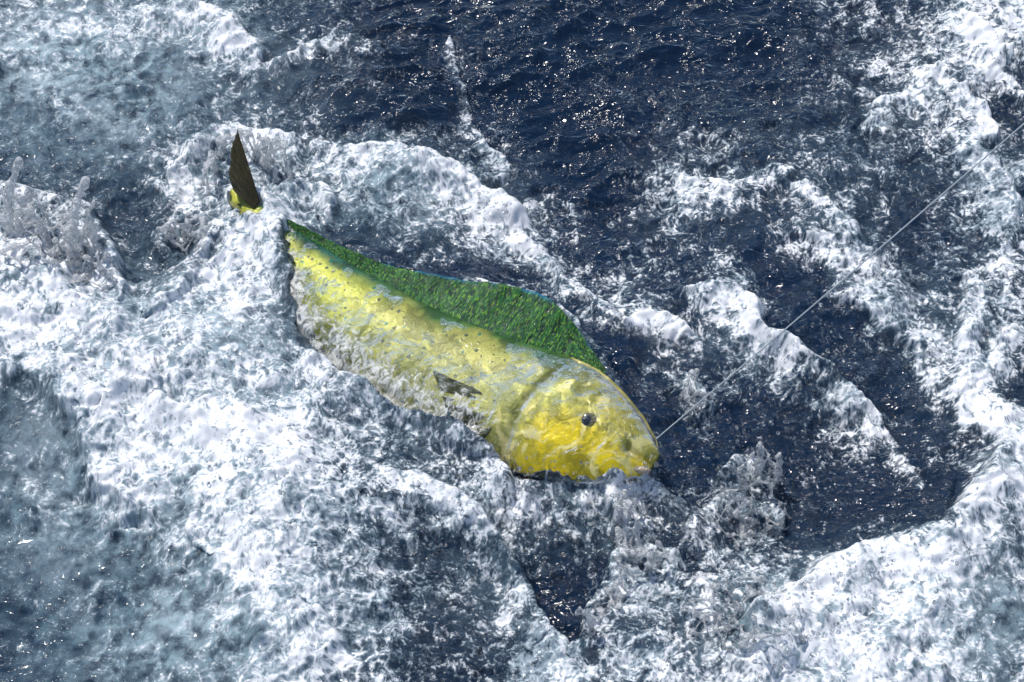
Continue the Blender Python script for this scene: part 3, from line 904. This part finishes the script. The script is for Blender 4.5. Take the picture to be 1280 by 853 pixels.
def splash(name, label, outline, n, h, fingers=(), seed=1, r=(0.004, 0.009), lift=None):
    r = (r[0] * 0.72, r[1] * 0.66)
    """a torn web of water standing over the area outlined in the photograph; fingers: (base px, tip px, tip height)"""
    random.seed(seed)
    xs = [p[0] for p in outline]; ys = [p[1] for p in outline]
    nodes = []
    tries = 0
    while len(nodes) < n and tries < 4000:
        tries += 1
        px = random.uniform(min(xs), max(xs)); py = random.uniform(min(ys), max(ys))
        if not in_poly(np.array([px]), np.array([py]), outline)[0]: continue
        w = (max(ys) - py) / (max(ys) - min(ys) + 1e-6)
        g = at(px, py)
        z = sea_z(g.x, g.y) + (h * (w ** 1.0 if lift is None else lift) * random.uniform(0.35, 1.0))
        p = at(px, py, z)
        if all((p - q).length > 0.016 for q in nodes): nodes.append(p)
    blobs = []
    for i, p in enumerate(nodes):
        near_ = sorted(range(len(nodes)), key=lambda k: (nodes[k] - p).length)[1:4]
        for k in near_:
            if k > i or random.random() < 0.35:
                if (nodes[k] - p).length < 0.10:
                    chain(blobs, p, nodes[k], random.uniform(*r), random.uniform(*r), random.uniform(-0.004, 0.006))
        if random.random() < 0.5:
            blobs.append((p.x, p.y, p.z, random.uniform(r[1], r[1] * 1.7)))
        if random.random() < 0.55:                       # rooted in the sea
            zz = sea_z(p.x, p.y)
            chain(blobs, p, Vector((p.x + random.gauss(0, 0.01), p.y + random.gauss(0, 0.01), zz - 0.01)), r[0], r[1] * 1.3)
    for (b, tpx, hz, rr) in fingers:
        gb = at(*b); zb = sea_z(gb.x, gb.y) + h * 0.5
        pb, pt = at(b[0], b[1], zb), at(tpx[0], tpx[1], zb + hz)
        mid = pb.lerp(pt, 0.55) + Vector((random.gauss(0, 0.006), random.gauss(0, 0.006), 0.008))
        chain(blobs, pb + Vector((0, 0, -0.05)), pb, rr * 1.8, rr * 1.5)
        chain(blobs, pb, mid, rr * 1.7, rr * 1.15); chain(blobs, mid, pt, rr * 1.15, rr * 1.0)
        blobs.append((pt.x, pt.y, pt.z, rr * 1.15)); blobs.append((pt.x + 0.003, pt.y + 0.003, pt.z + 0.008, rr * 0.95))
    o = remesh_blobs(name, blobs, M_SPLASH)
    tag(o, label, 'splash')
    return o

splash('water_splash', 'clear splash crown with two drop-tipped fingers beside the white foam',
       [(0,232),(30,245),(70,262),(108,258),(125,290),(140,330),(150,365),(120,360),(60,330),(0,320)], 80, 0.13,
       fingers=[((8,275),(23,206),0.09,0.0105),((90,295),(106,230),0.09,0.0105),((28,252),(34,240),0.03,0.007),((112,275),(116,258),0.03,0.006)], seed=3)
splash('water_splash', 'torn clear splash standing over dark water below the fishing line',
       [(905,600),(925,565),(950,555),(975,575),(985,640),(960,690),(915,690),(880,660),(870,625)], 46, 0.09,
       fingers=[((950,580),(948,560),0.03,0.007),((972,590),(972,572),0.03,0.006)], seed=5, r=(0.0035, 0.007))
splash('water_splash', 'ragged splash wall rising below the mouth of the fish',
       [(760,600),(800,610),(808,650),(838,700),(800,715),(790,750),(745,790),(735,770),(765,720),(770,660)], 44, 0.08,
       fingers=[((800,690),(840,703),0.02,0.006),((740,775),(722,766),0.02,0.006)], seed=8, r=(0.0035, 0.008))
splash('water_splash', 'small clear splash clinging to the fishing line by the fish head',
       [(858,470),(870,462),(878,485),(896,492),(890,505),(866,512),(850,500)], 14, 0.06, seed=11, r=(0.0035, 0.008), lift=0.8)
splash('water_splash', 'curled splash lobe in front of the brown tail fin',
       [(196,288),(225,272),(250,262),(268,285),(258,312),(235,318),(205,300)], 26, 0.07, seed=13, r=(0.004, 0.009))
splash('water_splash', 'arched splash thrown up around the tail fin',
       [(250,200),(270,172),(300,158),(335,168),(362,178),(350,200),(330,205),(318,180),(290,170),(268,195),(258,225)], 34, 0.10, seed=17, r=(0.004, 0.010), lift=0.9)
splash('water_splash', 'bubbly splash heap between two white foam banks',
       [(850,760),(900,720),(960,715),(1000,745),(985,800),(920,820),(860,800)], 36, 0.06, seed=19, r=(0.0035, 0.008))

# ------------------------------------------------------------------ flying and floating drops (nobody could count them)
def droplets(name, label, spec, mat, seed):
    r_ = np.random.default_rng(seed)
    bm = bmesh.new(); bmesh.ops.create_icosphere(bm, subdivisions=1, radius=1.0)
    bm.verts.ensure_lookup_table()
    V0 = np.array([v.co[:] for v in bm.verts]); F0 = np.array([[v.index for v in f.verts] for f in bm.faces]); bm.free()
    allv, allf = [], []
    k = 0
    for (px, py, rx, ry, n, hmax, r0, r1) in spec:
        for _ in range(n):
            x, y = r_.normal(px, rx), r_.normal(py, ry)
            g = at(x, y)
            if abs(g.x) > 1.4 or not (-0.85 < g.y < 1.25): continue
            z0 = sea_z(g.x, g.y)
            rr = r0 + (r1 - r0) * r_.random() ** 2.5
            z = z0 + (hmax * r_.random() ** 2.2 if hmax > 0 else rr * 0.2)
            s = rr * (1 + 0.25 * r_.normal(size=3) * (hmax > 0))
            allv.append(V0 * s + np.array([g.x, g.y, z])); allf.append(F0 + k * len(V0)); k += 1
    o = mesh_obj(name, np.vstack(allv), [tuple(f) for f in np.vstack(allf).tolist()], mat)
    tag(o, label, 'spray', kind='stuff')
    return o
droplets('spray', 'clear water droplets flung up over the foam',
 [(40,250,50,30,160,0.12,0.0012,0.0040),(700,600,70,25,220,0.05,0.0012,0.0045),(430,470,70,40,220,0.05,0.0012,0.0040),(980,590,40,40,140,0.06,0.001,0.003),(60,260,55,40,160,0.16,0.0015,0.0060),(150,380,110,60,260,0.10,0.0012,0.0045),(300,210,70,50,170,0.12,0.0012,0.0045),
  (260,520,130,110,420,0.07,0.0012,0.0045),(480,600,90,90,320,0.06,0.0012,0.0045),(560,420,110,60,160,0.06,0.0012,0.0040),
  (800,660,60,70,260,0.10,0.0012,0.0050),(930,610,55,55,260,0.10,0.0012,0.0055),(900,780,120,50,380,0.07,0.0012,0.0050),
  (1130,790,100,50,320,0.06,0.0012,0.0040),(870,490,20,20,60,0.06,0.0012,0.0045),(1020,470,80,40,160,0.05,0.0012,0.0035),
  (600,240,70,25,140,0.05,0.0012,0.0035),(680,700,90,70,260,0.05,0.0012,0.0045)], M_DROP, 21)
droplets('bubbles', 'clear bubbles riding on the churned water',
 [(950,240,130,70,260,0,0.0015,0.0050),(1120,380,110,110,260,0,0.0015,0.005),(900,640,100,70,260,0,0.0015,0.0055),(620,720,90,70,260,0,0.0015,0.0055),
  (480,250,110,45,200,0,0.0015,0.005),(1000,560,90,60,80,0,0.0012,0.003),(700,350,80,50,70,0,0.0015,0.004),(620,610,90,40,110,0,0.0015,0.0055),(1180,120,90,70,200,0,0.0015,0.005)], M_DROP, 22)

# ------------------------------------------------------------------ the fishing line
p0 = FM @ Vector((0.016, 0.024, 0.024))
p1 = at(1280, 150, 0.75)
dl = (p1 - p0)
p2 = p0 + dl * 1.9
NS, NR = 80, 8
lv, lf = [], []
dirn = dl.normalized()
sx = dirn.cross(Vector((0, 0, 1))).normalized(); sz = sx.cross(dirn)
for i in range(NS):
    t = i / (NS - 1)
    c = p0.lerp(p2, t) - Vector((0, 0, 0.012 * 4 * t * (1 - t)))
    for k in range(NR):
        a = 2 * math.pi * k / NR
        lv.append(c + (sx * math.cos(a) + sz * math.sin(a)) * 0.0012)
for i in range(NS - 1):
    for k in range(NR):
        lf.append((i*NR+k, i*NR+(k+1) % NR, (i+1)*NR+(k+1) % NR, (i+1)*NR+k))
tag(mesh_obj('fishing_line', lv, lf, M_LINE), 'taut thin grey fishing line running from the mouth of the fish', 'fishing line')
